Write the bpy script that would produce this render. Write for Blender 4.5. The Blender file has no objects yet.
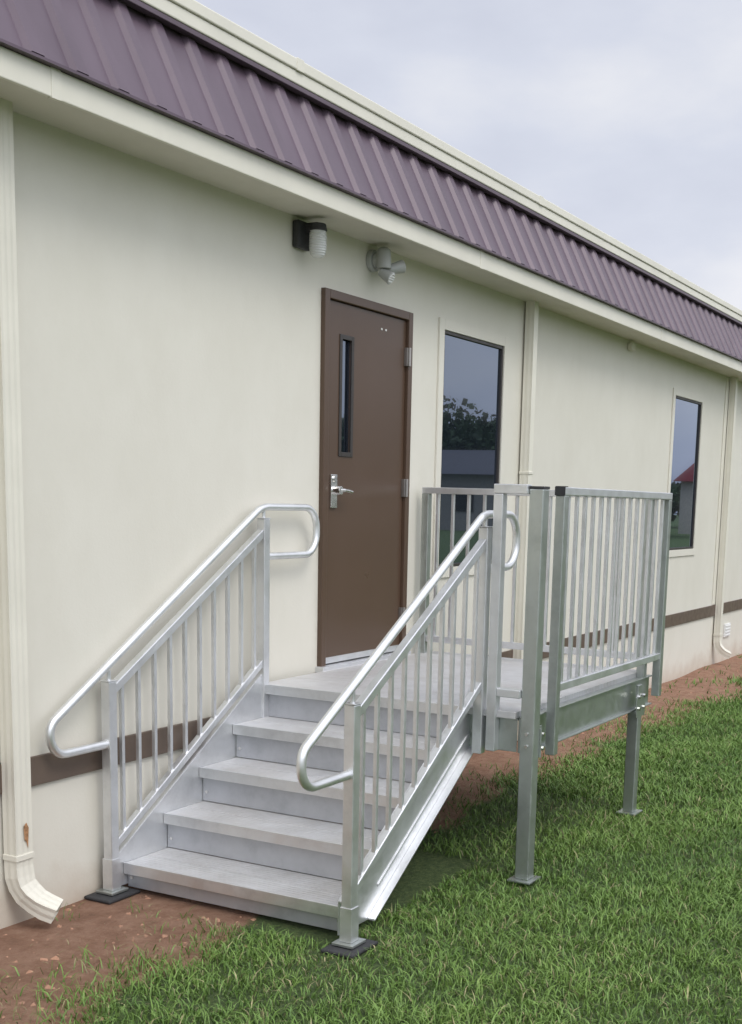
import numpy as np, bpy, math, random, bmesh
from mathutils import Vector, Matrix
random.seed(3);rng=np.random.default_rng(5)
SC=bpy.context.scene
H=2.13
CP=[-6.0337,-3.9556,0.9967,1.0878,-0.1672,0.0277,1249.06,436.58,709.92]
def cam(p):
    ps,pt,ro=p[3],p[4],p[5]
    F=np.array([np.sin(ps)*np.cos(pt),np.cos(ps)*np.cos(pt),np.sin(pt)])
    R=np.array([np.cos(ps),-np.sin(ps),0.]);U=np.cross(R,F)
    return R*np.cos(ro)+U*np.sin(ro),-R*np.sin(ro)+U*np.cos(ro),F
# ---------- materials ----------
def mat(name):
    m=bpy.data.materials.new(name);m.use_nodes=True
    nt=m.node_tree;return m,nt,nt.nodes['Principled BSDF']
def N(nt,t,**k):
    n=nt.nodes.new(t)
    for a,b in k.items():setattr(n,a,b)
    return n
def coord(nt,scale=(1,1,1)):
    t=N(nt,'ShaderNodeTexCoord');m=N(nt,'ShaderNodeMapping');m.inputs['Scale'].default_value=scale
    nt.links.new(t.outputs['Object'],m.inputs[0]);return m.outputs[0]
def noise(nt,vec,sc,det=4,rough=.55):
    n=N(nt,'ShaderNodeTexNoise');n.inputs['Scale'].default_value=sc;n.inputs['Detail'].default_value=det;n.inputs['Roughness'].default_value=rough
    nt.links.new(vec,n.inputs['Vector']);return n.outputs[0]
def ramp(nt,fac,stops):
    r=N(nt,'ShaderNodeValToRGB');e=r.color_ramp.elements
    while len(e)<len(stops):e.new(.5)
    for i,(p_,c_) in enumerate(stops):
        e[i].position=p_;e[i].color=(*c_,1) if len(c_)==3 else c_
    nt.links.new(fac,r.inputs[0]);return r.outputs[0]
def bump(nt,h,b,strength=.3,dist=.01):
    n=N(nt,'ShaderNodeBump');n.inputs['Strength'].default_value=strength;n.inputs['Distance'].default_value=dist
    nt.links.new(h,n.inputs['Height']);nt.links.new(n.outputs[0],b.inputs['Normal'])
def simple(name,col,rough=.5,metal=0,var=.12,sc=6,bs=.1,scale=(1,1,1),bsc=None,rv=0.1):
    m,nt,b=mat(name);v=coord(nt,scale);f=noise(nt,v,sc)
    lo=tuple(c*(1-var) for c in col);hi=tuple(min(1,c*(1+var)) for c in col)
    nt.links.new(ramp(nt,f,[(.3,lo),(.7,hi)]),b.inputs['Base Color'])
    nt.links.new(ramp(nt,noise(nt,v,sc*2.3),[(.3,(rough-rv,)*3),(.7,(rough+rv,)*3)]),b.inputs['Roughness'])
    b.inputs['Metallic'].default_value=metal
    if bs:bump(nt,noise(nt,v,bsc or sc*12,3),b,bs,.004)
    return m
M_wall,nt,b=mat('painted_siding')
v=coord(nt)
f1=noise(nt,v,.7,5);f2=noise(nt,coord(nt,(1,1,.6)),3.2,7,.65)
c1=ramp(nt,f1,[(.25,(.625,.60,.52)),(.75,(.68,.657,.58))])
c2=ramp(nt,f2,[(.35,(.93,.925,.91)),(.6,(1,1,1))])
mx=N(nt,'ShaderNodeMix',data_type='RGBA',blend_type='MULTIPLY');mx.inputs[0].default_value=.5
nt.links.new(c1,mx.inputs[6]);nt.links.new(c2,mx.inputs[7])
sp=N(nt,'ShaderNodeSeparateXYZ');nt.links.new(v,sp.inputs[0])
ad=N(nt,'ShaderNodeMath',operation='MULTIPLY_ADD');ad.inputs[1].default_value=.35;nt.links.new(noise(nt,v,5,6),ad.inputs[0]);nt.links.new(sp.outputs[2],ad.inputs[2])
mr=N(nt,'ShaderNodeMapRange');mr.inputs[1].default_value=-.72;mr.inputs[2].default_value=-.47;mr.inputs[3].default_value=.5;mr.inputs[4].default_value=0
nt.links.new(ad.outputs[0],mr.inputs[0])
mx2=N(nt,'ShaderNodeMix',data_type='RGBA');nt.links.new(mr.outputs[0],mx2.inputs[0]);nt.links.new(mx.outputs[2],mx2.inputs[6]);mx2.inputs[7].default_value=(.36,.24,.15,1)
nt.links.new(mx2.outputs[2],b.inputs['Base Color']);b.inputs['Roughness'].default_value=.6
bump(nt,noise(nt,v,60,6,.7),b,.25,.004)
M_trim=simple('cream_trim_paint',(.67,.645,.555),.45,0,.05,3,.05)
M_soff=simple('soffit_paint',(.62,.59,.51),.6,0,.05,3,.1)
M_purp,nt,b=mat('mansard_metal');v=coord(nt)
nt.links.new(ramp(nt,noise(nt,coord(nt,(1,1,.3)),3,5),[(.3,(.088,.060,.080)),(.7,(.118,.083,.108))]),b.inputs['Base Color']);b.inputs['Roughness'].default_value=.4;b.inputs['Metallic'].default_value=.1
bump(nt,noise(nt,v,4,2),b,.15,.02)
M_stripe=simple('brown_band',(.11,.08,.06),.5,0,.1)
M_wfr=simple('dark_window_frame',(.035,.03,.027),.45,0,.1)
M_door,nt,b=mat('brown_door_paint');v=coord(nt)
nt.links.new(ramp(nt,noise(nt,v,1.2,3),[(.3,(.078,.047,.030)),(.75,(.088,.054,.035))]),b.inputs['Base Color'])
nt.links.new(ramp(nt,noise(nt,v,3,3),[(.3,(.27,)*3),(.7,(.36,)*3)]),b.inputs['Roughness']);bump(nt,noise(nt,v,1.6,2),b,.12,.012)
def metal(name,c,lo,hi,met,sx=(1,1,1),b1=.08):
    m,nt,b=mat(name);v=coord(nt,sx)
    n=noise(nt,v,7,6,.65)
    nt.links.new(ramp(nt,n,[(.25,tuple(x*.82 for x in c)),(.5,c),(.8,tuple(min(1,x*1.1) for x in c))]),b.inputs['Base Color'])
    nt.links.new(ramp(nt,noise(nt,v,15,6,.7),[(.3,(lo,)*3),(.7,(hi,)*3)]),b.inputs['Roughness'])
    b.inputs['Metallic'].default_value=met;bump(nt,noise(nt,v,3,3),b,b1,.01);return m
M_alu=metal('mill_aluminum',(.71,.72,.73),.30,.50,.85)
M_tube=metal('aluminum_tube',(.78,.79,.79),.32,.44,.85)
M_gal=metal('galvanized_leg',(.46,.49,.465),.28,.48,.85)
M_tread,nt,b=mat('ribbed_aluminum_tread');v=coord(nt)
c1=ramp(nt,noise(nt,v,4,7,.72),[(.25,(.50,.495,.49)),(.45,(.60,.60,.605)),(.8,(.70,.70,.71))])
c2=ramp(nt,noise(nt,v,1.7,5,.7),[(.42,(1,1,1)),(.66,(.82,.79,.75))])
mx=N(nt,'ShaderNodeMix',data_type='RGBA',blend_type='MULTIPLY');mx.inputs[0].default_value=.7
nt.links.new(c1,mx.inputs[6]);nt.links.new(c2,mx.inputs[7]);nt.links.new(mx.outputs[2],b.inputs['Base Color']);b.inputs['Metallic'].default_value=.45
nt.links.new(ramp(nt,noise(nt,v,14,6,.7),[(.3,(.40,)*3),(.7,(.6,)*3)]),b.inputs['Roughness'])
w=N(nt,'ShaderNodeTexWave',wave_type='BANDS',bands_direction='X');w.inputs['Scale'].default_value=13;w.inputs['Distortion'].default_value=0
nt.links.new(v,w.inputs[0]);bump(nt,w.outputs[1],b,.5,.005)
M_riser=metal('riser_plate',(.47,.48,.50),.35,.55,.6)
M_black=simple('black_rubber',(.03,.03,.032),.7,0,.25,8,.2)
M_wht=simple('white_plastic',(.62,.62,.58),.4,0,.05)
M_gry=simple('grey_plastic',(.36,.37,.35),.45,0,.06)
M_chrome=metal('satin_chrome',(.72,.71,.69),.2,.3,1)
M_hinge=metal('dull_steel_hinge',(.36,.34,.32),.35,.45,.9)
M_rust=simple('rust',(.36,.19,.09),.8,0,.5,60,.2)
M_vent=simple('vent_paint',(.72,.72,.70),.5,0,.05)
M_dark=simple('dark_void',(.01,.01,.01),.8,0,.1)
M_glass,nt,b=mat('tinted_window_glass')
o=nt.nodes['Material Output'];gl=N(nt,'ShaderNodeBsdfGlossy');gl.inputs['Color'].default_value=(.56,.68,.90,1);gl.inputs['Roughness'].default_value=.0
b.inputs['Base Color'].default_value=(.010,.014,.02,1);b.inputs['Roughness'].default_value=.05
lw=N(nt,'ShaderNodeFresnel');lw.inputs['IOR'].default_value=1.9
ms=N(nt,'ShaderNodeMixShader');mm=N(nt,'ShaderNodeMath',operation='MULTIPLY_ADD');mm.inputs[1].default_value=1.0;mm.inputs[2].default_value=.11;nt.links.new(lw.outputs[0],mm.inputs[0]);nt.links.new(mm.outputs[0],ms.inputs[0])
nt.links.new(b.outputs[0],ms.inputs[1]);nt.links.new(gl.outputs[0],ms.inputs[2]);nt.links.new(ms.outputs[0],o.inputs[0])
M_jar,nt,b=mat('lantern_jar_glass');b.inputs['Base Color'].default_value=(.62,.63,.61,1);b.inputs['Roughness'].default_value=.18
w=N(nt,'ShaderNodeTexWave',wave_type='BANDS',bands_direction='Z');w.inputs['Scale'].default_value=25;nt.links.new(coord(nt),w.inputs[0]);bump(nt,w.outputs[1],b,.6,.005)
# ---------- geometry helpers ----------
class B:
    def __init__(s):s.v=[];s.f=[]
    def poly(s,v,f):
        o=len(s.v);s.v+=[tuple(map(float,x)) for x in v];s.f+=[[i+o for i in q] for q in f]
    def box(s,a,b):
        x0,y0,z0=[min(a[i],b[i]) for i in range(3)];x1,y1,z1=[max(a[i],b[i]) for i in range(3)]
        s.poly([(x0,y0,z0),(x1,y0,z0),(x1,y1,z0),(x0,y1,z0),(x0,y0,z1),(x1,y0,z1),(x1,y1,z1),(x0,y1,z1)],
            [(0,3,2,1),(4,5,6,7),(0,1,5,4),(1,2,6,5),(2,3,7,6),(3,0,4,7)])
    def prism(s,pts,y0,y1):
        n=len(pts);s.poly([(x,y0,z) for x,z in pts]+[(x,y1,z) for x,z in pts],
            [list(range(n)),list(range(2*n-1,n-1,-1))]+[[i,i+n,(i+1)%n+n,(i+1)%n] for i in range(n)])
    def bar(s,x0,z0,x1,z1,y0,y1,h):
        s.prism([(x0,z0-h/2),(x1,z1-h/2),(x1,z1+h/2),(x0,z0+h/2)],y0,y1)
    def cyl(s,a,b,r0,r1=None,n=16):
        a=Vector(a);b=Vector(b);r1=r0 if r1 is None else r1;d=(b-a).normalized();u=d.orthogonal().normalized();w=d.cross(u)
        vs=[]
        for P,r in((a,r0),(b,r1)):
            for i in range(n):
                t=2*math.pi*i/n;vs.append(P+u*math.cos(t)*r+w*math.sin(t)*r)
        s.poly(vs,[[i,(i+1)%n,(i+1)%n+n,i+n] for i in range(n)]+[list(range(n))[::-1],list(range(n,2*n))])
    def sweep(s,pts,r,n=14):
        pts=[Vector(q) for q in pts];m=len(pts);vs=[]
        ref=None
        for i,P in enumerate(pts):
            t=(pts[min(i+1,m-1)]-pts[max(i-1,0)]).normalized()
            if ref is None: ref=t.orthogonal().normalized()
            ref=(ref-t*ref.dot(t)).normalized();w=t.cross(ref)
            for k in range(n):
                a=2*math.pi*k/n;vs.append(P+ref*math.cos(a)*r+w*math.sin(a)*r)
        fs=[[i*n+k,i*n+(k+1)%n,(i+1)*n+(k+1)%n,(i+1)*n+k] for i in range(m-1) for k in range(n)]
        fs+=[list(range(n))[::-1],[(m-1)*n+k for k in range(n)]]
        s.poly(vs,fs)
    def obj(s,name,m,parent=None,bev=0,smooth=False):
        me=bpy.data.meshes.new(name);me.from_pydata(s.v,[],s.f);me.update()
        bm=bmesh.new();bm.from_mesh(me);bmesh.ops.recalc_face_normals(bm,faces=bm.faces);bm.to_mesh(me);bm.free()
        o=bpy.data.objects.new(name,me);SC.collection.objects.link(o);me.materials.append(m)
        if parent:o.parent=parent
        if bev:
            md=o.modifiers.new('bevel','BEVEL');md.width=bev;md.segments=2;md.limit_method='ANGLE'
        if smooth:
            for q in me.polygons:q.use_smooth=True
            try: me.set_sharp_from_angle(angle=math.radians(35))
            except Exception:pass
        return o
def empty(name):
    o=bpy.data.objects.new(name,None);SC.collection.objects.link(o);return o
GZ=-.83
# ---------- building ----------
bd=empty('modular_building')
XL,XR=-14,24
wt,wb=2.09,.54
w1=(1.455,2.385);w2=(6.47,7.42)
WT=2.62
b_=B()
segs=[(XL,0,-.9,WT),(0,1.0,H,WT),(0,1.0,-.9,-.02),(1.0,w1[0],-.9,WT),(w1[0],w1[1],wt,WT),(w1[0],w1[1],-.9,wb),(w1[1],w2[0],-.9,WT),(w2[0],w2[1],wt,WT),(w2[0],w2[1],-.9,wb),(w2[1],XR,-.9,WT)]
for x0,x1,z0,z1 in segs:b_.box((x0,0,z0),(x1,.15,z1))
b_.obj('walls',M_wall,bd)
b_=B();b_.box((XL,.16,-.9),(XR,7.2,WT));b_.obj('building_core',M_wall,bd)
b_=B()
for x in(-2.46,8.33):b_.box((x-.005,-.012,-.13),(x+.10,-.0005,2.45))
for x in (-4.6,12.9,17.6):b_.box((x-.05,-.012,-.13),(x+.05,-.0005,2.45))
b_.obj('seam_battens',M_trim,bd,.003)
b_=B();b_.box((XL,-.018,-.262),(XR,-.0005,-.135));b_.obj('base_band',M_stripe,bd,.003)
o_=-.29
b_=B();b_.box((XL,o_,2.452),(XR,0,2.47));b_.obj('soffit',M_soff,bd)
b_=B();b_.box((XL,o_-.02,2.44),(XR,o_,2.545));b_.obj('fascia',M_trim,bd,.004)
b_=B()
for x in np.arange(XL+.7,XR,3.66):b_.box((x,o_-.0225,2.438),(x+.05,o_-.001,2.546))
b_.obj('fascia_joints',M_trim,bd,.001)
b_=B();pit=.2286;prof=[(0,0),(.115,0),(.133,.02),(.192,.02),(.210,0)]
bot=(o_-.03,2.553);top=(-.08,3.035)
x=XL;vs=[]
while x<XR:
    for dx,h in prof:vs.append((x+dx,h))
    x+=pit
V=[];nrm=Vector((0,-(top[1]-bot[1]),(top[0]-bot[0]))).normalized()
for xx,h in vs:
    V.append((xx,bot[0]+nrm.y*h,bot[1]+nrm.z*h));V.append((xx,top[0]+nrm.y*h,top[1]+nrm.z*h))
b_.poly(V,[[2*i,2*i+2,2*i+3,2*i+1] for i in range(len(vs)-1)])
mo=b_.obj('mansard_panels',M_purp,bd)
md=mo.modifiers.new('s','SOLIDIFY');md.thickness=.004
b_=B();b_.box((XL,o_-.052,2.5455),(XR,o_,2.556));b_.obj('mansard_drip_edge',M_purp,bd)
b_=B();b_.box((XL,-.155,3.0),(XR,-.11,3.024));b_.obj('mansard_top_flashing',M_purp,bd,.003)
b_=B();b_.box((XL,-.16,3.0245),(XR,.12,3.085));b_.box((XL,-.17,3.0855),(XR,.14,3.14));b_.obj('coping',M_trim,bd,.006)
b_=B();b_.box((XL,.0,2.47),(XR,7.3,3.02));b_.obj('roof_deck',M_trim,bd)
b_=B()
for x in np.arange(XL+1.3,XR,3.05):b_.box((x,-.173,3.084),(x+.06,.144,3.143))
b_.obj('coping_joints',M_trim,bd,.002)
for nm,(a,c) in(('window',w1),('window.001',w2)):
    e=empty(nm+'_unit');e.parent=bd
    b_=B();t=.022
    b_.box((a,-.004,wb),(a+t,.06,wt));b_.box((c-t,-.004,wb),(c,.06,wt));b_.box((a+t,-.004,wt-t),(c-t,.06,wt));b_.box((a+t,-.004,wb),(c-t,.06,wb+t))
    b_.obj('window_frame',M_wfr,e,.002)
    b_=B();b_.box((a+t,.012,wb+t),(c-t,.02,wt-t));b_.obj('glass',M_glass,e)
    b_=B();u=.07
    b_.box((a-u,-.014,wb-u),(a-.001,-.0005,wt+u));b_.box((c+.001,-.014,wb-u),(c+u,-.0005,wt+u));b_.box((a-.001,-.014,wt+.001),(c+.001,-.0005,wt+u));b_.box((a-.001,-.014,wb-u),(c+.001,-.0005,wb-.001))
    b_.obj('window_trim',M_wall,e,.002)
de=empty('entry_door');de.parent=bd
b_=B();fw=.05
b_.box((0,-.03,0),(fw,.1,H));b_.box((1-fw,-.03,0),(1,.1,H));b_.box((fw,-.03,H-fw),(1-fw,.1,H))
b_.obj('door_frame',M_door,de,.004)
b_=B();vx0,vx1,vz0,vz1=.20,.32,1.24,1.89
y0,y1=-.008,.035;g_=.005
b_.box((fw+g_,y0,.03),(vx0,y1,H-fw-g_));b_.box((vx1,y0,.03),(1-fw-g_,y1,H-fw-g_));b_.box((vx0,y0,.03),(vx1,y1,vz0));b_.box((vx0,y0,vz1),(vx1,y1,H-fw-g_))
b_.obj('door_leaf',M_door,de)
b_=B()
for a0,a1 in(((vx0-.016,vz0-.016),(vx0+.01,vz1+.016)),((vx1-.01,vz0-.016),(vx1+.016,vz1+.016)),((vx0+.01,vz1-.01),(vx1-.01,vz1+.016)),((vx0+.01,vz0-.016),(vx1-.01,vz0+.01))):
    b_.box((a0[0],-.014,a0[1]),(a1[0],-.006,a1[1]))
b_.obj('vision_frame',M_wfr,de,.002)
b_=B();b_.box((vx0,.01,vz0),(vx1,.015,vz1));b_.obj('vision_glass',M_glass,de)
b_=B();b_.box((-.02,-.06,-.012),(1.02,.1,.022));b_.obj('threshold',M_alu,de,.004)
b_=B();b_.box((fw+.01,-.016,.03),(1-fw-.01,-.0085,.065));b_.obj('door_sweep',M_alu,de)
b_=B();b_.box((fw,.04,0),(1-fw,.1,H-fw));b_.obj('door_stop',M_dark,de)
b_=B()
for z in(.25,1.06,1.86):
    b_.cyl((1-fw+.001,-.036,z-.055),(1-fw+.001,-.036,z+.055),.010);b_.box((1-fw-.022,-.031,z-.055),(1-fw+.022,-.009,z+.055))
b_.obj('hinges',M_hinge,de,.001)
b_=B();b_.box((.095,-.022,.93),(.16,-.008,1.12));b_.cyl((.128,-.07,1.03),(.128,-.02,1.03),.024);b_.cyl((.128,-.02,1.095),(.128,-.03,1.095),.018)
b_.sweep([(.128,-.062,1.03),(.16,-.07,1.031),(.20,-.072,1.028),(.245,-.068,1.022)],.011)
b_.obj('lever_handle',M_chrome,de,.002)
b_=B()
for xx in(.64,.69):b_.box((xx,-.0105,1.985),(xx+.018,-.0085,1.996))
b_.obj('door_labels',M_wht,de)
def spout(name,x,elbow,w=.042,low=0):
    b_=B();sec=[]
    def edge(p_,q_,n_):
        for i in range(n_):
            t=i/n_;off=.0022 if i%2 else 0
            px=p_[0]+(q_[0]-p_[0])*t;py=p_[1]+(q_[1]-p_[1])*t
            dx,dy=q_[0]-p_[0],q_[1]-p_[1];L=math.hypot(dx,dy);sec.append((px-dy/L*off,py+dx/L*off))
    hw=w;hd=.036
    edge((-hw,-hd),(hw,-hd),6);edge((hw,-hd),(hw,hd),4);edge((hw,hd),(-hw,hd),6);edge((-hw,hd),(-hw,-hd),4)
    if elbow:
        path=[(0,-.052,2.46),(0,-.052,-.50+low)]
        raw=[(0,-.052,-.53+low),(0,-.056,-.575+low),(.004,-.066,-.615+low),(.014,-.086,-.65+low),(.032,-.118,-.685+low),(.052,-.152,-.71+low),(.075,-.19,-.73+low)]
        path+=raw
    else: path=[(0,-.052,2.46),(0,-.052,-.84)]
    rings=[];n=len(sec)
    for i,P in enumerate(path):
        P=Vector(P);a=Vector(path[max(i-1,0)]);c_=Vector(path[min(i+1,len(path)-1)]);t=(c_-a).normalized()
        X=Vector((1,0,0));X=(X-t*X.dot(t)).normalized();Y=X.cross(-t).normalized()
        k=1.0+(.035 if (elbow and i>=3 and i%2) else 0)
        for sx,sy in sec:rings.append(Vector((x,0,0))+P+X*sx*k+Y*sy*k)
    m=len(path)
    b_.poly(rings,[[i*n+k,i*n+(k+1)%n,(i+1)*n+(k+1)%n,(i+1)*n+k] for i in range(m-1) for k in range(n)])
    o=b_.obj(name,M_trim,bd);md=o.modifiers.new('s','SOLIDIFY');md.thickness=.003
    b_=B()
    if elbow:b_.box((x-w-.004,-.093,-.50+low),(x+w+.004,-.0125,-.475+low))
    else:b_.box((x-w-.004,-.093,1.2),(x+w+.004,-.0125,1.22))
    b_.obj(name+'_collar',M_trim,bd,.002)
spout('downspout',-2.345,True,.046,-.045);spout('downspout.001',2.755,False,.036);spout('downspout.002',8.48,True)
b_=B();b_.poly([(-2.35,-.0915,-.40),(-2.335,-.0915,-.385),(-2.322,-.0915,-.41),(-2.328,-.0915,-.50),(-2.336,-.0915,-.47),(-2.346,-.0915,-.46)],[[0,1,2,3,4,5]]);b_.obj('rust_spot',M_rust,bd)
b_=B();b_.box((8.92,-.02,-.56),(9.17,-.001,-.40));
for i in range(4):b_.box((8.94,-.028,-.545+i*.037),(9.15,-.0205,-.53+i*.037))
b_.obj('foundation_vent',M_vent,bd,.002)
b_=B();b_.box((5.0,-.05,2.36),(5.09,-.001,2.43));b_.obj('junction_box',M_trim,bd,.01)
# ---------- wall lantern ----------
wl=empty('wall_lantern');wx,wz=-.205,2.345
b_=B();b_.box((wx-.085,-.045,wz-.055),(wx+.05,-.0005,wz+.085));b_.obj('back_plate',M_black,wl,.012)
b_=B();b_.cyl((wx,-.02,wz+.055),(wx,-.11,wz+.055),.026);b_.cyl((wx,-.11,wz+.035),(wx,-.11,wz+.072),.050,.042,24);b_.obj('cap',M_black,wl,.005,True)
b_=B()
prof=[(.042,.034),(.046,.01),(.046,-.055),(.042,-.08),(.027,-.098),(.001,-.103)]
n=24;vs=[];
for r_,z_ in prof:
    for i in range(n):
        a=2*math.pi*i/n;vs.append((wx+r_*math.cos(a),-.11+r_*math.sin(a),wz+z_))
b_.poly(vs,[[j*n+i,j*n+(i+1)%n,(j+1)*n+(i+1)%n,(j+1)*n+i] for j in range(len(prof)-1) for i in range(n)])
b_.obj('glass_jar',M_jar,wl,0,True)
# ---------- floodlight ----------
fl=empty('security_floodlight');fx,fz=.53,2.36
b_=B();b_.cyl((fx,-.0005,fz),(fx,-.03,fz),.065,.06,28);b_.cyl((fx,-.03,fz),(fx,-.08,fz),.042,.038,24);b_.cyl((fx-.01,-.09,fz-.05),(fx-.01,-.09,fz+.055),.045,.04,24);b_.cyl((fx-.01,-.09,fz+.055),(fx-.01,-.09,fz+.07),.04,.02,24);b_.obj('base_and_sensor',M_gry,fl,.004,True)
b_=B()
hs=[((fx+.0,-.08,fz-.06),(fx+.11,-.15,fz-.02)),((fx-.03,-.08,fz-.07),(fx-.02,-.15,fz-.11))]
for a,c_ in hs:b_.cyl(a,c_,.022,.038,22)
b_.obj('lamp_heads',M_gry,fl,.003,True)
b_=B()
for a,c_ in hs:
    a=Vector(a);c_=Vector(c_);d_=(c_-a).normalized();b_.cyl(c_-d_*.002,c_+d_*.004,.035,.03,22)
b_.obj('lenses',M_jar,fl,0,True)
# ---------- stairs ----------
st=empty('metal_staircase')
r=.177;XS=[-1.74,-1.457,-1.184,-.91,-.635]
yN0,yF0=-.055,-1.33
b_=B();b2=B();b3=B();b5=B()
for k in range(4):
    z=-(4-k)*r;x0=XS[k];x1=XS[k+1]+.03
    mid=(x0+x1)/2
    b_.box((x0,yF0+.045,z-.035),(mid-.003,yN0-.035,z));b_.box((mid+.003,yF0+.045,z-.035),(x1,yN0-.035,z))
    b3.box((x0-.008,yF0+.045,z-.05),(x0-.0005,yN0-.035,z+.003))
    zb=z-r if k else GZ
    b2.box((x0+.022,yF0+.046,zb+.004),(x0+.026,yN0-.036,z-.036))
    for yy in(yN0-.06,yF0+.075):
        b5.cyl((x0+.0215,yy,zb+.05),(x0+.017,yy,zb+.05),.009,n=6)
b2.box((XS[4]+.022,yF0+.046,-r+.003),(XS[4]+.026,yN0-.036,-.04))
b3.box((XS[4]-.010,yF0+.045,-.05),(XS[4]-.0025,yN0-.035,.002))
b_.obj('treads',M_tread,st,.003);b2.obj('riser_plates',M_riser,st);b3.obj('nosings',M_alu,st,.002);b5.obj('riser_bolts',M_chrome,st)
sl=r/.2765
zt=lambda X:-.708+sl*(X+1.74)+.075
def stringer(y0,s_,nm):
    xa,xb=-1.79,-.60;dep=.30
    xc=-1.74+((GZ+.015)+.708-.075+dep)/sl
    pts=[(xa,GZ+.015),(xa,zt(xa)),(xb,zt(xb)),(xb,zt(xb)-dep),(xc,GZ+.015)]
    b_=B();b_.prism(pts,y0,y0+s_*.006)
    b_.bar(xa,zt(xa)-.004,xb,zt(xb)-.004,y0+s_*.0062,y0+s_*.04,.008)
    b_.bar(xc,GZ+.02,xb,zt(xb)-dep+.004,y0+s_*.0062,y0+s_*.045,.009)
    b_.obj(nm,M_alu,st,.0015)
    b_=B();b_.bar(xc+.08,GZ+.15,xb,zt(xb)-dep+.08,y0+s_*.0065,y0+s_*.012,.012);b_.obj(nm+'_rib',M_alu,st)
stringer(-1.29,-1,'stringer_front');stringer(-.088,1,'stringer_wall')
def railing(yc,nm,ext,pz):
    pw=.025;xa,xb=-1.81,-.635;za,zb=pz,.84
    b_=B()
    b_.box((xa-pw,yc-pw,GZ+.012),(xa+pw,yc+pw,za+.02));b_.box((xb-pw,yc-pw,-.22),(xb+pw,yc+pw,zb+.03))
    b_.obj(nm+'_posts',M_alu,st,.004)
    b_=B();b_.box((xa-pw-.003,yc-pw-.003,za+.0205),(xa+pw+.003,yc+pw+.003,za+.026));b_.box((xb-pw-.003,yc-pw-.003,zb+.0305),(xb+pw+.003,yc+pw+.003,zb+.036))
    b_.box((xa-pw-.004,yc-pw-.004,GZ+.0125),(xa+pw+.004,yc+pw+.004,GZ+.16));b_.obj(nm+'_post_sleeves',M_alu,st,.002)
    b_=B();X0=xa+pw+.0005;X1=xb-pw-.0005
    L=lambda X:za+(zb-za)*(X-xa)/(xb-xa)
    b_.bar(X0,L(X0)-.03,X1,L(X1)-.03,yc-.02,yc+.02,.046)
    zl=lambda X:zt(X)+.055
    b_.bar(X0,zl(X0),X1,zl(X1),yc-.018,yc+.018,.04)
    b_.obj(nm+'_rails',M_alu,st,.004)
    b_=B();n=10
    for i in range(n):
        X=X0+(X1-X0)*(i+.5)/n
        b_.poly([(X-.0095,yc-.0095,zl(X)),(X+.0095,yc-.0095,zl(X)),(X+.0095,yc+.0095,zl(X)),(X-.0095,yc+.0095,zl(X)),(X-.0095,yc-.0095,L(X)-.035),(X+.0095,yc-.0095,L(X)-.035),(X+.0095,yc+.0095,L(X)-.035),(X-.0095,yc+.0095,L(X)-.035)],[(0,3,2,1),(4,5,6,7),(0,1,5,4),(1,2,6,5),(2,3,7,6),(3,0,4,7)])
    b_.obj(nm+'_pickets',M_alu,st,.002)
    hz=.07;A=Vector((xa,0,za+hz+.02));D=Vector((xb,0,zb+hz+.01));d=(D-A).normalized()
    def arc(P,Q,R_,rad,n=8):
        u=(P-Q).normalized();w=(R_-Q).normalized();ang=u.angle(w);t=rad/math.tan(ang/2)
        s_=Q+u*t;e_=Q+w*t;bis=(u+w).normalized();c_=Q+bis*(rad/math.sin(ang/2))
        v0=s_-c_;v1=e_-c_;om=v0.angle(v1)
        return [c_+(v0*math.sin((1-k/n)*om)+v1*math.sin(k/n*om))/math.sin(om) for k in range(n+1)]
    lowX=xa-.36;lowP=A+d*((lowX-xa)/d.x)
    retz=za-.265
    P=[Vector((xa-pw,0,retz)),Vector((lowX-.01,0,retz)),lowP,D,None,Vector((xb+ext,0,D.z+.012)),Vector((xb+ext,0,D.z-.245)),Vector((xb+pw,0,D.z-.245))]
    pts=[P[0]]+arc(P[0],P[1],P[2],.09)+arc(P[1],P[2],P[3],.07)
    pts+=arc(P[2],Vector((xb-.02,0,D.z+.012)),P[5],.2,6)+arc(Vector((xb,0,D.z+.012)),P[5],P[6],.115,10)+arc(P[5],P[6],P[7],.115,10)+[P[7]]
    pts=[Vector((q.x,yc,q.z)) for q in pts]
    b_=B();b_.sweep(pts,.0195);b_.obj(nm+'_handrail',M_tube,st,0,True)
    b_=B()
    for X,Z in((xa,za+.02),(xb,zb+.03)): b_.cyl((X,yc,Z),(X,yc,Z+.05),.010)
    for q in(pts[0],pts[-1]):b_.cyl(q-Vector((.004,0,0)),q+Vector((.004,0,0)),.024)
    b_.obj(nm+'_brackets',M_alu,st,0,True)
    b_=B();b_.box((xa-.055,yc-.05,GZ),(xa+.055,yc+.05,GZ+.012));b_.obj(nm+'_foot_plate',M_gal,st,.002)
    b_=B();b_.box((xa-.11,yc-.085,GZ-.02),(xa+.10,yc+.07,GZ-.004));b_.obj(nm+'_rubber_pad',M_black,st,.006)
railing(-.075,'wall_side',.50,.13);railing(-1.36,'outer_side',.36,.155)
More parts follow.
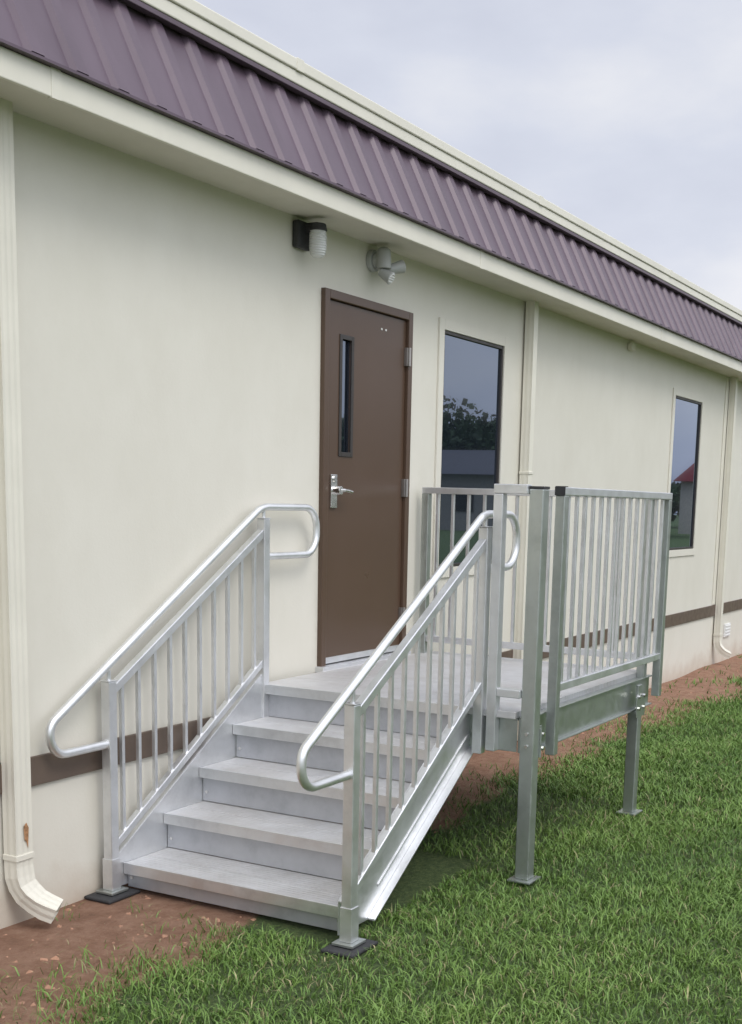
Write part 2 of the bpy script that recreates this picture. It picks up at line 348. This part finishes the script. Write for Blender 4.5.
# ---------- landing ----------
ld_=empty('landing_platform')
dx0,dx1,dy0,dy1=-.635,1.27,-1.57,-.05
b_=B();n=6;wv=(dx1-dx0)/n
for i in range(n):b_.box((dx0+i*wv+.002,dy0+.02,-.035),(dx0+(i+1)*wv-.002,dy1,-.001))
b_.obj('deck_planks',M_tread,ld_,.002)
b_=B()
b_.box((dx0+.04,dy0-.01,-.205),(dx1+.02,dy0+.019,-.037));b_.box((dx0+.04,dy0-.035,-.208),(dx1+.02,dy0-.0105,-.200));b_.box((dx0+.04,dy0-.03,-.036),(dx1+.02,dy0+.019,-.028))
b_.box((dx0+.03,dy0+.02,-.20),(dx0+.036,dy1,-.037));b_.box((dx1-.02,dy0+.02,-.20),(dx1,dy1,-.037));b_.box((dx0+.0365,dy1-.006,-.2),(dx1-.021,dy1,-.037))
for x in(0,.6):b_.box((x,dy0+.02,-.16),(x+.04,dy1-.01,-.037))
b_.obj('deck_frame',M_gal,ld_,.002)
pw=.033
legs=[(-.60,-1.615,1.055),(.99,-1.60,-.04),(-.48,-.12,-.04),(.99,-.12,-.04)]
b_=B();b2=B();b4=B()
for i,(x,y,zt_) in enumerate(legs):
    q=pw if i else .036
    b_.box((x-q,y-q,GZ+.01),(x+q,y+q,zt_ if i==0 else (-.209 if i==1 else zt_)));b2.box((x-.07,y-.06,GZ),(x+.07,y+.06,GZ+.0095))
    for zz in(-.1,-.16):
        if i!=1:b4.cyl((x-q-.008,y,zz),(x+q+.008,y,zz),.009,n=6)
b_.box((.99-.028,-1.628,-.2085),(.99+.028,-1.609,-.05))
b_.obj('legs',M_gal,ld_,.005);b2.obj('leg_feet',M_gal,ld_,.002)
b2=B()
b2.box((-.555,-1.612,-.22),(-.46,-1.618,-.08));b2.box((-.563,-1.66,-.22),(-.557,-1.619,-.08))
b2.box((.92,-1.629,-.24),(1.07,-1.635,-.12))
b2.obj('leg_brackets',M_gal,ld_,.001)
for x in(-.49,1.04,.95):
    for z in(-.12,-.19):b4.cyl((x,-1.645,z),(x,-1.618,z),.011,n=6)
b4.obj('bolts',M_chrome,ld_)
gr=empty('landing_guardrail')
def gx(x0,x1,y,nm,n,z0=.075):
    b_=B();q=.025
    b_.box((x0,y-q,-.24),(x0+.05,y+q,1.03));b_.box((x1-.05,y-q,-.15),(x1,y+q,1.03))
    b_.obj(nm+'_posts',M_gal,gr,.004)
    b_=B();b_.box((x0,y-.026,1.0305),(x1,y+.026,1.07));b_.box((x0+.0505,y-.02,z0),(x1-.0505,y+.02,z0+.04));b_.obj(nm+'_rails',M_alu,gr,.004)
    b_=B()
    for i in range(n):
        X=x0+.05+(x1-x0-.1)*(i+.5)/n;b_.box((X-.0095,y-.0095,z0+.04),(X+.0095,y+.0095,1.0303))
    b_.obj(nm+'_pickets',M_alu,gr,.002)
    b_=B();b_.box((x0-.006,y-.0265,1.03),(x0-.0005,y+.0265,1.071));b_.box((x0+.0,y-.0265,1.0705),(x0+.03,y+.0265,1.074));b_.obj(nm+'_end_cap',M_black,gr)
def gy(y0,y1,x,nm,n,z0=.075):
    b_=B();q=.025
    b_.box((x-q,y0,-.03),(x+q,y0+.05,1.03));b_.box((x-q,y1-.05,-.03),(x+q,y1,1.03))
    b_.obj(nm+'_posts',M_gal,gr,.004)
    b_=B();b_.box((x-.026,y0,1.0305),(x+.026,y1,1.07));b_.box((x-.02,y0+.0505,z0),(x+.02,y1-.0505,z0+.04));b_.obj(nm+'_rails',M_alu,gr,.004)
    b_=B()
    for i in range(n):
        Y=y0+.05+(y1-y0-.1)*(i+.5)/n;b_.box((x-.0095,Y-.0095,z0+.04),(x+.0095,Y+.0095,1.0303))
    b_.obj(nm+'_pickets',M_alu,gr,.002)
gx(-.395,1.295,-1.635,'front_guard',14)
gy(-1.60,-.05,1.15,'end_guard',13)
b_=B();b_.box((-.655,-1.455,-.2),(-.605,-1.405,1.03));b_.obj('return_post',M_alu,gr,.004)
b_=B();b_.box((-.656,-1.5785,1.0305),(-.604,-1.405,1.075));b_.box((-.656,-1.5785,.07),(-.61,-1.4555,.11));b_.obj('return_rail',M_alu,gr,.004)
b_=B();b_.box((-.637,-1.652,1.0555),(-.563,-1.5795,1.068));b_.obj('leg_top_cap',M_black,gr,.002)
# ---------- ground ----------
def yb(X):
    X=np.asarray(X,float)
    return -(.64+.10*np.sin(X*1.3+.5)+.07*np.sin(X*3.1+1)+.04*np.sin(X*7.7)) - .35*np.clip((-1.9-X)/.8,0,1.0) -.25*np.exp(-((X+1.9)/.5)**2)-.2*np.clip((X-1.2)/1.5,0,1)
xs=np.unique(np.concatenate([np.linspace(-250,-8,14),np.linspace(-8,14,221),np.linspace(14,250,14)]));ys=np.unique(np.concatenate([np.linspace(-250,-9,14),np.linspace(-9,.1,92),np.linspace(.1,250,10)]))
XX,YY=np.meshgrid(xs,ys)
def gh(X,Y):
    h=.018*np.sin(X*1.7+Y*1.1)*np.sin(Y*2.3-X*.6)+.012*np.sin(X*4.1+Y*3.3)
    return GZ-.022+h*.5*np.clip((np.hypot((X+.5)/1.6,(Y+.8)/1.2)-1)*1.2,.1,1)
def worn(X,Y):
    w_=np.exp(-(((X+2.0)/.6)**2+((Y+1.40)/.22)**2))*.5
    return np.clip(w_,0,.5)
ZZ=gh(XX,YY)
me=bpy.data.meshes.new('ground');nx,ny=len(xs),len(ys)
V=np.stack([XX.ravel(),YY.ravel(),ZZ.ravel()],1)
idx=np.arange(nx*ny).reshape(ny,nx);F_=np.stack([idx[:-1,:-1].ravel(),idx[:-1,1:].ravel(),idx[1:,1:].ravel(),idx[1:,:-1].ravel()],1)
me.from_pydata(V.tolist(),[],F_.tolist());
for q_ in me.polygons:q_.use_smooth=True
go=bpy.data.objects.new('ground',me);SC.collection.objects.link(go)
at=me.attributes.new('dirt','FLOAT','POINT')
dd=(YY-yb(XX));at.data.foreach_set('value',np.clip(.5+dd*2.2+.3*worn(XX,YY),0,1).ravel().astype('f'))
M_g,nt,b=mat('soil_and_turf');v=coord(nt)
a_=N(nt,'ShaderNodeAttribute',attribute_name='dirt')
ns=noise(nt,v,6,7,.7)
ma=N(nt,'ShaderNodeMath',operation='MULTIPLY_ADD');ma.inputs[1].default_value=.5;nt.links.new(ns,ma.inputs[0]);nt.links.new(a_.outputs['Fac'],ma.inputs[2])
fac=ramp(nt,ma.outputs[0],[(.66,(0,0,0)),(.80,(1,1,1))])
dirt=ramp(nt,noise(nt,v,7,9,.78),[(.25,(.16,.082,.048)),(.45,(.30,.160,.098)),(.62,(.40,.235,.155)),(.8,(.50,.34,.245))])
turf=ramp(nt,noise(nt,v,38,7,.75),[(.3,(.03,.055,.014)),(.5,(.075,.12,.032)),(.65,(.13,.17,.055)),(.8,(.22,.19,.10))])
mx=N(nt,'ShaderNodeMix',data_type='RGBA');nt.links.new(fac,mx.inputs[0]);nt.links.new(turf,mx.inputs[6]);nt.links.new(dirt,mx.inputs[7])
nt.links.new(mx.outputs[2],b.inputs['Base Color']);b.inputs['Roughness'].default_value=.95
bump(nt,noise(nt,v,22,9,.8),b,1,.04)
me.materials.append(M_g)
b_=B()
for i in range(3000):
    X=random.uniform(-3.4,13);yy=random.uniform(float(yb(X))-.1,-.02);s_=random.choice([.003,.004,.006,.008,.012,.02])*random.uniform(.6,1.2);z=float(gh(X,yy))-s_*.15
    vs=[(X+random.uniform(-.5,.5)*s_+a*s_,yy+random.uniform(-.5,.5)*s_+c_*s_,z+d_*s_*random.uniform(.35,.8)) for a,c_,d_ in((1,0,0),(.2,.9,.1),(-1,.2,0),(-.1,-1,0),(0,0,1),(0,0,-.6))]
    b_.poly(vs,[(0,1,4),(1,2,4),(2,3,4),(3,0,4),(1,0,5),(2,1,5),(3,2,5),(0,3,5)])
b_.obj('soil_clods',simple('clay_clods',(.33,.185,.12),.95,0,.45,5,.4))
# ---------- grass ----------
P=[]
_w=[(rng.normal(0,k,2),rng.uniform(0,6.28),a) for k,a in((3,1),(4,1),(7,1),(9,.9),(14,.9),(18,.8),(26,.7),(34,.6))]
def cl_(X,Y):
    s=0
    Xw=X+.08*np.sin(Y*6+1);Yw=Y+.08*np.sin(X*5.3)
    for k,p_,a in _w:s=s+a*np.sin(k[0]*Xw+k[1]*Yw+p_)
    return np.clip(s/3.4,-1,1)
def addz(n,x0,x1,y0,hs,ws,yin=-.02):
    X=rng.uniform(x0,x1,n);Y=rng.uniform(y0,yin,n)
    d=Y-yb(X)+rng.normal(0,.08,n)
    clump=cl_(X,Y)
    keep=(d<0)|((d<.5)&(rng.random(n)<np.exp(-np.clip(d,0,1)*10)*.7))|((clump>.45)&(rng.random(n)<.10))
    keep&=~((X>-1.84)&(X<-.4)&(Y>-1.29))
    keep&=~((np.abs(X+1.81)<.12)&(np.abs(Y+1.37)<.085))
    under=(X>-.6)&(X<1.2)&(Y>-1.45);keep&=~(under&(rng.random(n)<.6))
    keep&=rng.random(n)<np.clip(.85+.3*clump,0.45,1)
    wn=worn(X,Y);keep&=rng.random(n)>wn*.8
    X=X[keep];Y=Y[keep];m=len(X);P.append((X,Y,hs*rng.uniform(.4,1.3,m)*(1+.25*clump[keep])*(1-.3*wn[keep]),ws*rng.uniform(.6,1.4,m)))
addz(150000,-4.2,1.0,-3.6,.046,.0048)
addz(125000,1.0,5.5,-4.6,.050,.0068)
addz(100000,5.5,14,-6,.055,.0115)
addz(40000,14,32,-10,.06,.02)
X=np.concatenate([q[0] for q in P]);Y=np.concatenate([q[1] for q in P]);Hh=np.concatenate([q[2] for q in P]);Wd=np.concatenate([q[3] for q in P])
ns_=4500;Xs=rng.uniform(-4,10,ns_);Ys=yb(Xs)+rng.normal(.05,.32,ns_);ok=(Ys<-.05)&~((Xs>-1.84)&(Xs<-.4)&(Ys>-1.29));Xs=Xs[ok];Ys=Ys[ok];ns_=len(Xs)
m0=len(X);X=np.concatenate([X,Xs]);Y=np.concatenate([Y,Ys]);Hh=np.concatenate([Hh,rng.uniform(.006,.014,ns_)]);Wd=np.concatenate([Wd,rng.uniform(.002,.004,ns_)]);m=len(X)
Z=gh(X,Y)-.002
th=rng.uniform(0,2*np.pi,m);ph=rng.uniform(0,2*np.pi,m);lean=rng.uniform(.2,1.5,m)*Hh;lean[m0:]=rng.uniform(.02,.06,ns_);th[m0:]=ph[m0:]+np.pi/2
ax,ay=np.cos(th)*Wd/2,np.sin(th)*Wd/2;lx_,ly_=np.cos(ph)*lean,np.sin(ph)*lean
V=np.zeros((m,5,3))
V[:,0]=np.stack([X-ax,Y-ay,Z],1);V[:,1]=np.stack([X+ax,Y+ay,Z],1)
V[:,2]=np.stack([X+ax*.8+lx_*.35,Y+ay*.8+ly_*.35,Z+Hh*.6],1);V[:,3]=np.stack([X-ax*.8+lx_*.35,Y-ay*.8+ly_*.35,Z+Hh*.6],1)
V[:,4]=np.stack([X+lx_,Y+ly_,Z+Hh*rng.uniform(.65,1,m)],1)
me=bpy.data.meshes.new('grass');me.vertices.add(m*5);me.vertices.foreach_set('co',V.ravel())
me.loops.add(m*7);base=(np.arange(m)*5)[:,None];li=np.concatenate([base+np.array([0,1,2,3]),base+np.array([3,2,4])],1).ravel();me.loops.foreach_set('vertex_index',li)
me.polygons.add(m*2);ls=np.stack([np.arange(m)*7,np.arange(m)*7+4],1).ravel();me.polygons.foreach_set('loop_start',ls)
try:me.polygons.foreach_set('loop_total',np.tile([4,3],m))
except Exception:pass
me.update(calc_edges=True);me.validate()
ca=me.color_attributes.new('tint','FLOAT_COLOR','POINT')
t=rng.random(m);pat=(np.sin(X*1.9+Y*.7)+np.sin(Y*2.7-X*.9))/2;pc=cl_(X,Y)
g1=np.array([.082,.168,.026]);g2=np.array([.190,.300,.062]);g3=np.array([.38,.34,.17])
col=g1+(g2-g1)*np.clip(t*.7+.12*pat+.22*pc+.08,0,1)[:,None];dry=rng.random(m)<.045+.03*np.clip(pat,0,1)+.25*worn(X,Y);dry[m0:]=True;col[dry]=g3*rng.uniform(.5,1,(dry.sum(),1))
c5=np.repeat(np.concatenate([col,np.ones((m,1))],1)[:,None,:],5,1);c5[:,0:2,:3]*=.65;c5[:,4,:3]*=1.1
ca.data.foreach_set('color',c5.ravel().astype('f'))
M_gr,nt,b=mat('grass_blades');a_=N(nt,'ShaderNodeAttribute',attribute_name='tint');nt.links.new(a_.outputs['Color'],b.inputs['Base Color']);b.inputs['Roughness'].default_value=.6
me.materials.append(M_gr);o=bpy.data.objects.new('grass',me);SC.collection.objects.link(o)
# ---------- distant trees + neighbour buildings (reflected in the windows) ----------
Vs=[];nq=0
def crown(cx_,cy_,cz_,R_,n,s0=.16,s1=.42):
    global nq
    u=rng.normal(size=(n,3));u/=np.linalg.norm(u,axis=1)[:,None];rad=R_*rng.uniform(.5,1.02,n)*(1+.18*np.sin(u[:,0]*5+cx_)+.15*np.sin(u[:,2]*7+cy_))
    c_=np.array([cx_,cy_,cz_])+u*rad[:,None]*np.array([1,1,.85])
    s_=rng.uniform(s0,s1,n)[:,None]
    a=rng.normal(size=(n,3));b__=rng.normal(size=(n,3));a/=np.linalg.norm(a,axis=1)[:,None];b__/=np.linalg.norm(b__,axis=1)[:,None]
    Vs.append(np.stack([c_+a*s_,c_+b__*s_,c_-a*s_,c_-b__*s_],1).reshape(-1,3));nq+=n
tb=B()
for i in range(44):
    Yc=-88+i*2.3+rng.uniform(-.8,.8);Xc=98+rng.uniform(-4,4);hgt=rng.uniform(6.6,9.6)
    if Yc>-33:hgt*=.40
    k_=hgt/9
    crown(Xc,Yc,hgt*.62,hgt*.38,int(1500*k_));crown(Xc+rng.uniform(-2,2),Yc+1,hgt*.25,hgt*.36,int(900*k_))
    tb.cyl((Xc,Yc,-.9),(Xc,Yc,hgt*.55),.22,.1,8)
for i in range(40):
    Xc=-60+i*3.8;Yc=-80+rng.uniform(-5,5);hgt=rng.uniform(6,10);crown(Xc,Yc,hgt*.5,hgt*.5,500,.3,.7);tb.cyl((Xc,Yc,-.9),(Xc,Yc,hgt*.5),.22,.1,8)
VV=np.concatenate(Vs);me=bpy.data.meshes.new('background_trees');me.from_pydata(VV.tolist(),[],np.arange(nq*4).reshape(-1,4).tolist());me.materials.append(simple('foliage',(.05,.08,.03),.8,0,.5,.6,0))
o=bpy.data.objects.new('background_trees',me);SC.collection.objects.link(o)
tb.obj('trunks',simple('bark',(.09,.07,.05),.9,0,.3),o)
nb=empty('classroom_building')
b_=B();b_.box((62,-38,-.9),(70,-20.5,2.5));b_.obj('walls',simple('grey_siding',(.22,.21,.19),.6),nb)
b_=B();b_.poly([(61.5,-38.4,2.5),(61.5,-20.1,2.5),(70.5,-20.1,2.5),(70.5,-38.4,2.5),(66,-38.4,4.1),(66,-20.1,4.1)],[(0,1,5,4),(3,4,5,2),(0,4,3),(1,2,5),(0,3,2,1)]);b_.obj('roof',simple('shingle_roof',(.07,.07,.08),.7),nb)
b_=B()
for y in range(-37,-21,3):b_.box((61.95,y,.3),(61.98,y+1.4,1.7))
b_.obj('windows',M_dark,nb)
nb=empty('red_roof_house')
b_=B();b_.box((76,-21.2,-.9),(84,-16,2.6));b_.obj('walls',simple('tan_siding',(.4,.37,.32),.6),nb)
b_=B();b_.poly([(75.5,-21.6,2.6),(75.5,-15.6,2.6),(84.5,-15.6,2.6),(84.5,-21.6,2.6),(75.5,-18.6,5.2),(84.5,-18.6,5.2)],[(0,1,4),(2,3,5),(0,4,5,3),(1,2,5,4),(0,3,2,1)]);b_.obj('roof',simple('red_roof',(.30,.05,.06),.5),nb)
# ---------- camera ----------
cd=bpy.data.cameras.new('camera');co=bpy.data.objects.new('camera',cd);SC.collection.objects.link(co)
R,U,F=cam(CP)
co.matrix_world=Matrix(((R[0],U[0],-F[0],CP[0]),(R[1],U[1],-F[1],CP[1]),(R[2],U[2],-F[2],CP[2]),(0,0,0,1)))
cd.sensor_fit='VERTICAL';cd.sensor_height=24;cd.lens=CP[6]/1024*24;cd.shift_x=(371-CP[7])/1024;cd.shift_y=(CP[8]-512)/1024
cd.clip_end=1500;SC.camera=co
# ---------- light ----------
w=bpy.data.worlds.new('World');SC.world=w;w.use_nodes=True;nt=w.node_tree;bg=nt.nodes['Background'];bg.inputs[1].default_value=.1
EL,AZ=math.radians(52),math.radians(205)
sk=N(nt,'ShaderNodeTexSky',sky_type='NISHITA');sk.sun_disc=False;sk.sun_elevation=EL;sk.sun_rotation=AZ;sk.air_density=1.0;sk.dust_density=2
tc=N(nt,'ShaderNodeTexCoord');mp=N(nt,'ShaderNodeMapping');mp.inputs['Scale'].default_value=(1,1,2.2);nt.links.new(tc.outputs['Generated'],mp.inputs[0])
n1=noise(nt,mp.outputs[0],3.4,6,.5);n2=noise(nt,mp.outputs[0],1.4,4,.5)
cl=ramp(nt,n1,[(.32,(6.3,6.6,7.7)),(.48,(7.3,7.6,8.6)),(.62,(8.7,8.8,9.3))])
dt=N(nt,'ShaderNodeVectorMath',operation='DOT_PRODUCT');sd=Vector((math.sin(AZ)*math.cos(EL),math.cos(AZ)*math.cos(EL),math.sin(EL)));dt.inputs[1].default_value=sd;nt.links.new(tc.outputs['Generated'],dt.inputs[0])
mr=N(nt,'ShaderNodeMapRange');mr.inputs[1].default_value=.2;mr.inputs[2].default_value=1;mr.inputs[3].default_value=1;mr.inputs[4].default_value=2.5;nt.links.new(dt.outputs['Value'],mr.inputs[0])
vm=N(nt,'ShaderNodeVectorMath',operation='SCALE');nt.links.new(cl,vm.inputs[0]);nt.links.new(mr.outputs[0],vm.inputs['Scale'])
cf=ramp(nt,n2,[(.3,(.9,)*3),(.6,(.98,)*3)])
mx=N(nt,'ShaderNodeMix',data_type='RGBA');nt.links.new(cf,mx.inputs[0]);nt.links.new(sk.outputs[0],mx.inputs[6]);nt.links.new(vm.outputs[0],mx.inputs[7]);nt.links.new(mx.outputs[2],bg.inputs[0])
s=bpy.data.lights.new('sun','SUN');s.energy=1.45;s.angle=math.radians(25);s.color=(1,.96,.9);so=bpy.data.objects.new('sun',s);so.rotation_euler=(-sd).to_track_quat('-Z','Y').to_euler();SC.collection.objects.link(so)
SC.view_settings.view_transform='Standard';SC.view_settings.look='None';SC.view_settings.exposure=0
